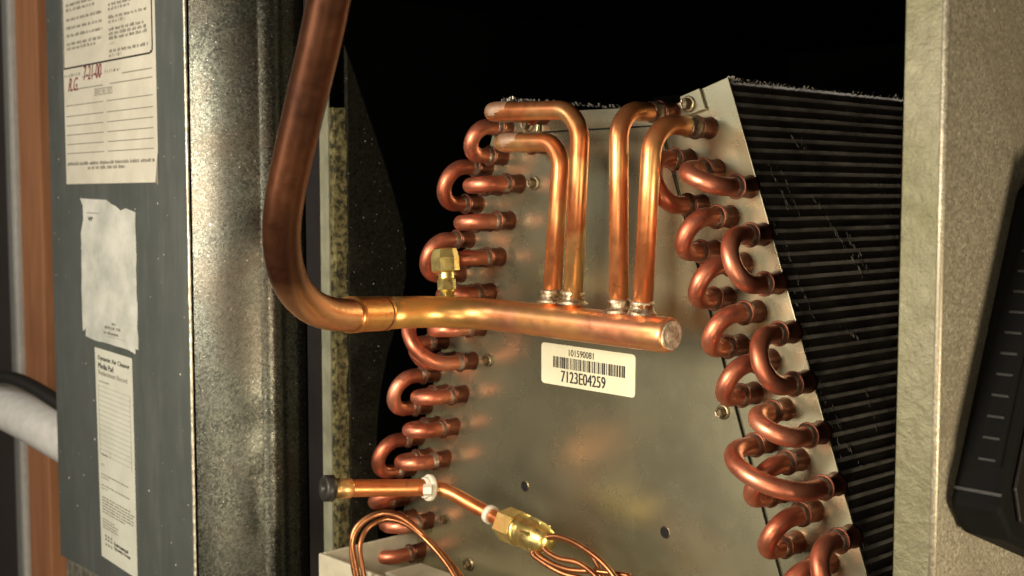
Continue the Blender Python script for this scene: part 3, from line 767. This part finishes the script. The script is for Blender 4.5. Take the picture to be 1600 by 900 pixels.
# 3: narrow replacement-record label
c, L3 = lab([(149, 542), (207, 560), (216, 905), (160, 868)], PAPER3, 'narrow white air cleaner replacement record label')
print_text(c, 'Dynamic Air Cleaner', (.09, .032, .94, .060), INK, L3, OFB, .004)
print_text(c, 'Media Pad', (.09, .067, .50, .094), INK, L3, OFB, .004)
print_text(c, 'Replacement Record', (.09, .100, .86, .130), INKG, L3, OFB, .002)
words(c, .09, .40, .158, .008, L3, INKG, rnd)
bars('record_table', c, [(.06, .175 + .0232 * k, .93, .1775 + .0232 * k) for k in range(15)] + [(.06, .175, .07, .505), (.92, .175, .93, .52), (.34, .475, .35, .505)], INKL, L3, OFB)
words(c, .09, .28, .505, .009, L3, INK, rnd); words(c, .07, .17, .555, .010, L3, INK, rnd)
for k, (t_, e_) in enumerate(((.60, .82), (.615, .30), (.652, .85), (.667, .25), (.710, .85), (.724, .95), (.738, .92), (.752, .95), (.766, .93), (.780, .70), (.815, .40), (.828, .50), (.841, .48), (.854, .50))):
    words(c, .07, e_, t_, .006, L3, INKG, rnd)
tri = []
V = []; F = []
for r_ in range(3):
    for q_ in range(3):
        s_ = .12 + q_ * .075; t_ = .893 + r_ * .016; b = len(V); up = -1 if r_ < 2 else 1
        V += [bil(c, s_, t_) + OFB, bil(c, s_ + .06, t_) + OFB, bil(c, s_ + .03, t_ + up * .012) + OFB]; F.append((b, b + 1, b + 2))
link('printed_emblem', V, F, INK, L3)
print_text(c, 'Environmental', (.38, .892, .76, .910), INK, L3, OFB, .004)
print_text(c, 'Dynamics Group', (.38, .914, .82, .934), INK, L3, OFB, .004)

# ------------------------------------------------------------------ far left: stud, beads, wall, pipes
YS = .05
sx = lambda px: onY(px, 450, YS).x
stud = prism('wooden_stud', [Vector((sx(35), YS, .40)), Vector((sx(68), YS, .40)), Vector((sx(68), YS, 1.75)), Vector((sx(35), YS, 1.75))], (0, .09, 0), WOOD, None, bevel=.002)
tag(stud, 'orange-brown wooden stud behind the left edge of the grey box', 'stud')
bead = thing('metal_channel', (sx(26), YS, .8), 'pale metal channel standing left of the wooden stud', 'channel')
for (pa, pb, m_, dy) in ((15, 22.5, BEAD, 0), (28, 32, WHITE, -.004)):
    box('channel_flange', (sx(pa), YS + dy, .40), (sx(pb), YS + .03 + dy, 1.75), m_, bead, bevel=.001)
box('channel_web', (sx(23.5), YS + .004, .40), (sx(27.5), YS + .01, 1.75), RUBBER, bead)
wl_ = prism('wall', [Vector((-1.9, .20, .2)), Vector((-.45, .20, .2)), Vector((-.45, .20, 2.4)), Vector((-1.9, .20, 2.4))], (0, .05, 0), GREYW)
tag(wl_, kind='structure')
pv = smooth_path([onD(-160, 590, 1.50), onD(-60, 608, 1.44), onD(0, 632, 1.37), onD(50, 656, 1.32), onD(100, 684, 1.28), onD(150, 712, 1.25), onD(200, 738, 1.24)], 8)
tag(tube('vent_pipe', pv, .0245, WHITE, None, seg=36), 'white plastic pipe crossing in front of the wooden stud', 'pipe')
hs = smooth_path([onD(-120, 590, 1.40), onD(-20, 590, 1.34), (onD(20, 592, 1.31)), onD(55, 607, 1.28), onD(90, 629, 1.25), onD(130, 655, 1.22), onD(160, 680, 1.21)], 8)
tag(tube('drain_hose', hs, .0078, RUBBER, None, seg=20), 'black rubber hose lying along the top of the white pipe', 'hose')

# ------------------------------------------------------------------ black device on the outer side panel
XD = XR1 + .0015
B0 = onX(1476, 806, XD); B1 = onX(1592, 262, XD)
e1 = (B1 - B0).normalized(); e2 = Vector((0, e1.z, -e1.y)); T = .026
dev = thing('black_plastic_case', B0, 'black plastic case with ribbed edge leaning on the galvanized side panel', 'case')
H = (B1 - B0).length
def dp(u, v, x): return B0 + e1 * u + e2 * v + Vector((x, 0, 0))
# body outline in the panel's plane, clipped corner at its foot
body = [dp(-.004, .018, 0), dp(.006, 0, 0), dp(H * .93, 0, 0), dp(H * 1.0, .010, 0), dp(H, .12, 0), dp(-.004, .12, 0)]
prism('shell', body, (T, 0, 0), BLACKP, dev, bevel=.004)
face = [dp(.006, .020, T + .0002), dp(.020, .008, T + .0002), dp(H * .90, .008, T + .0002), dp(H * .95, .014, T + .0002), dp(H * .95, .11, T + .0002), dp(.006, .11, T + .0002)]
prism('face_plate', face, (.002, 0, 0), BLACKF, dev, bevel=.0012)
for k in range(14):
    u = .030 + k * .0108
    o = prism('rib', [dp(u, -.0012, .011), dp(u + .0016, -.0012, .011), dp(u + .0016, -.0012, T - .006), dp(u, -.0012, T - .006)], e2 * .002, BLACKR, dev, bevel=.0004)
for (u0, u1) in ((.028, .178),):
    prism('rib_frame', [dp(u0, -.0016, T - .006), dp(u1, -.0016, T - .006), dp(u1, -.0016, T - .0035), dp(u0, -.0016, T - .0035)], e2 * .002, BLACKP, dev, bevel=.0004)
prism('seam_strip', [dp(.014, -.0008, .001), dp(.0155, -.0008, .001), dp(.0155, -.0008, T), dp(.014, -.0008, T)], e2 * .002, BLACKF, dev)
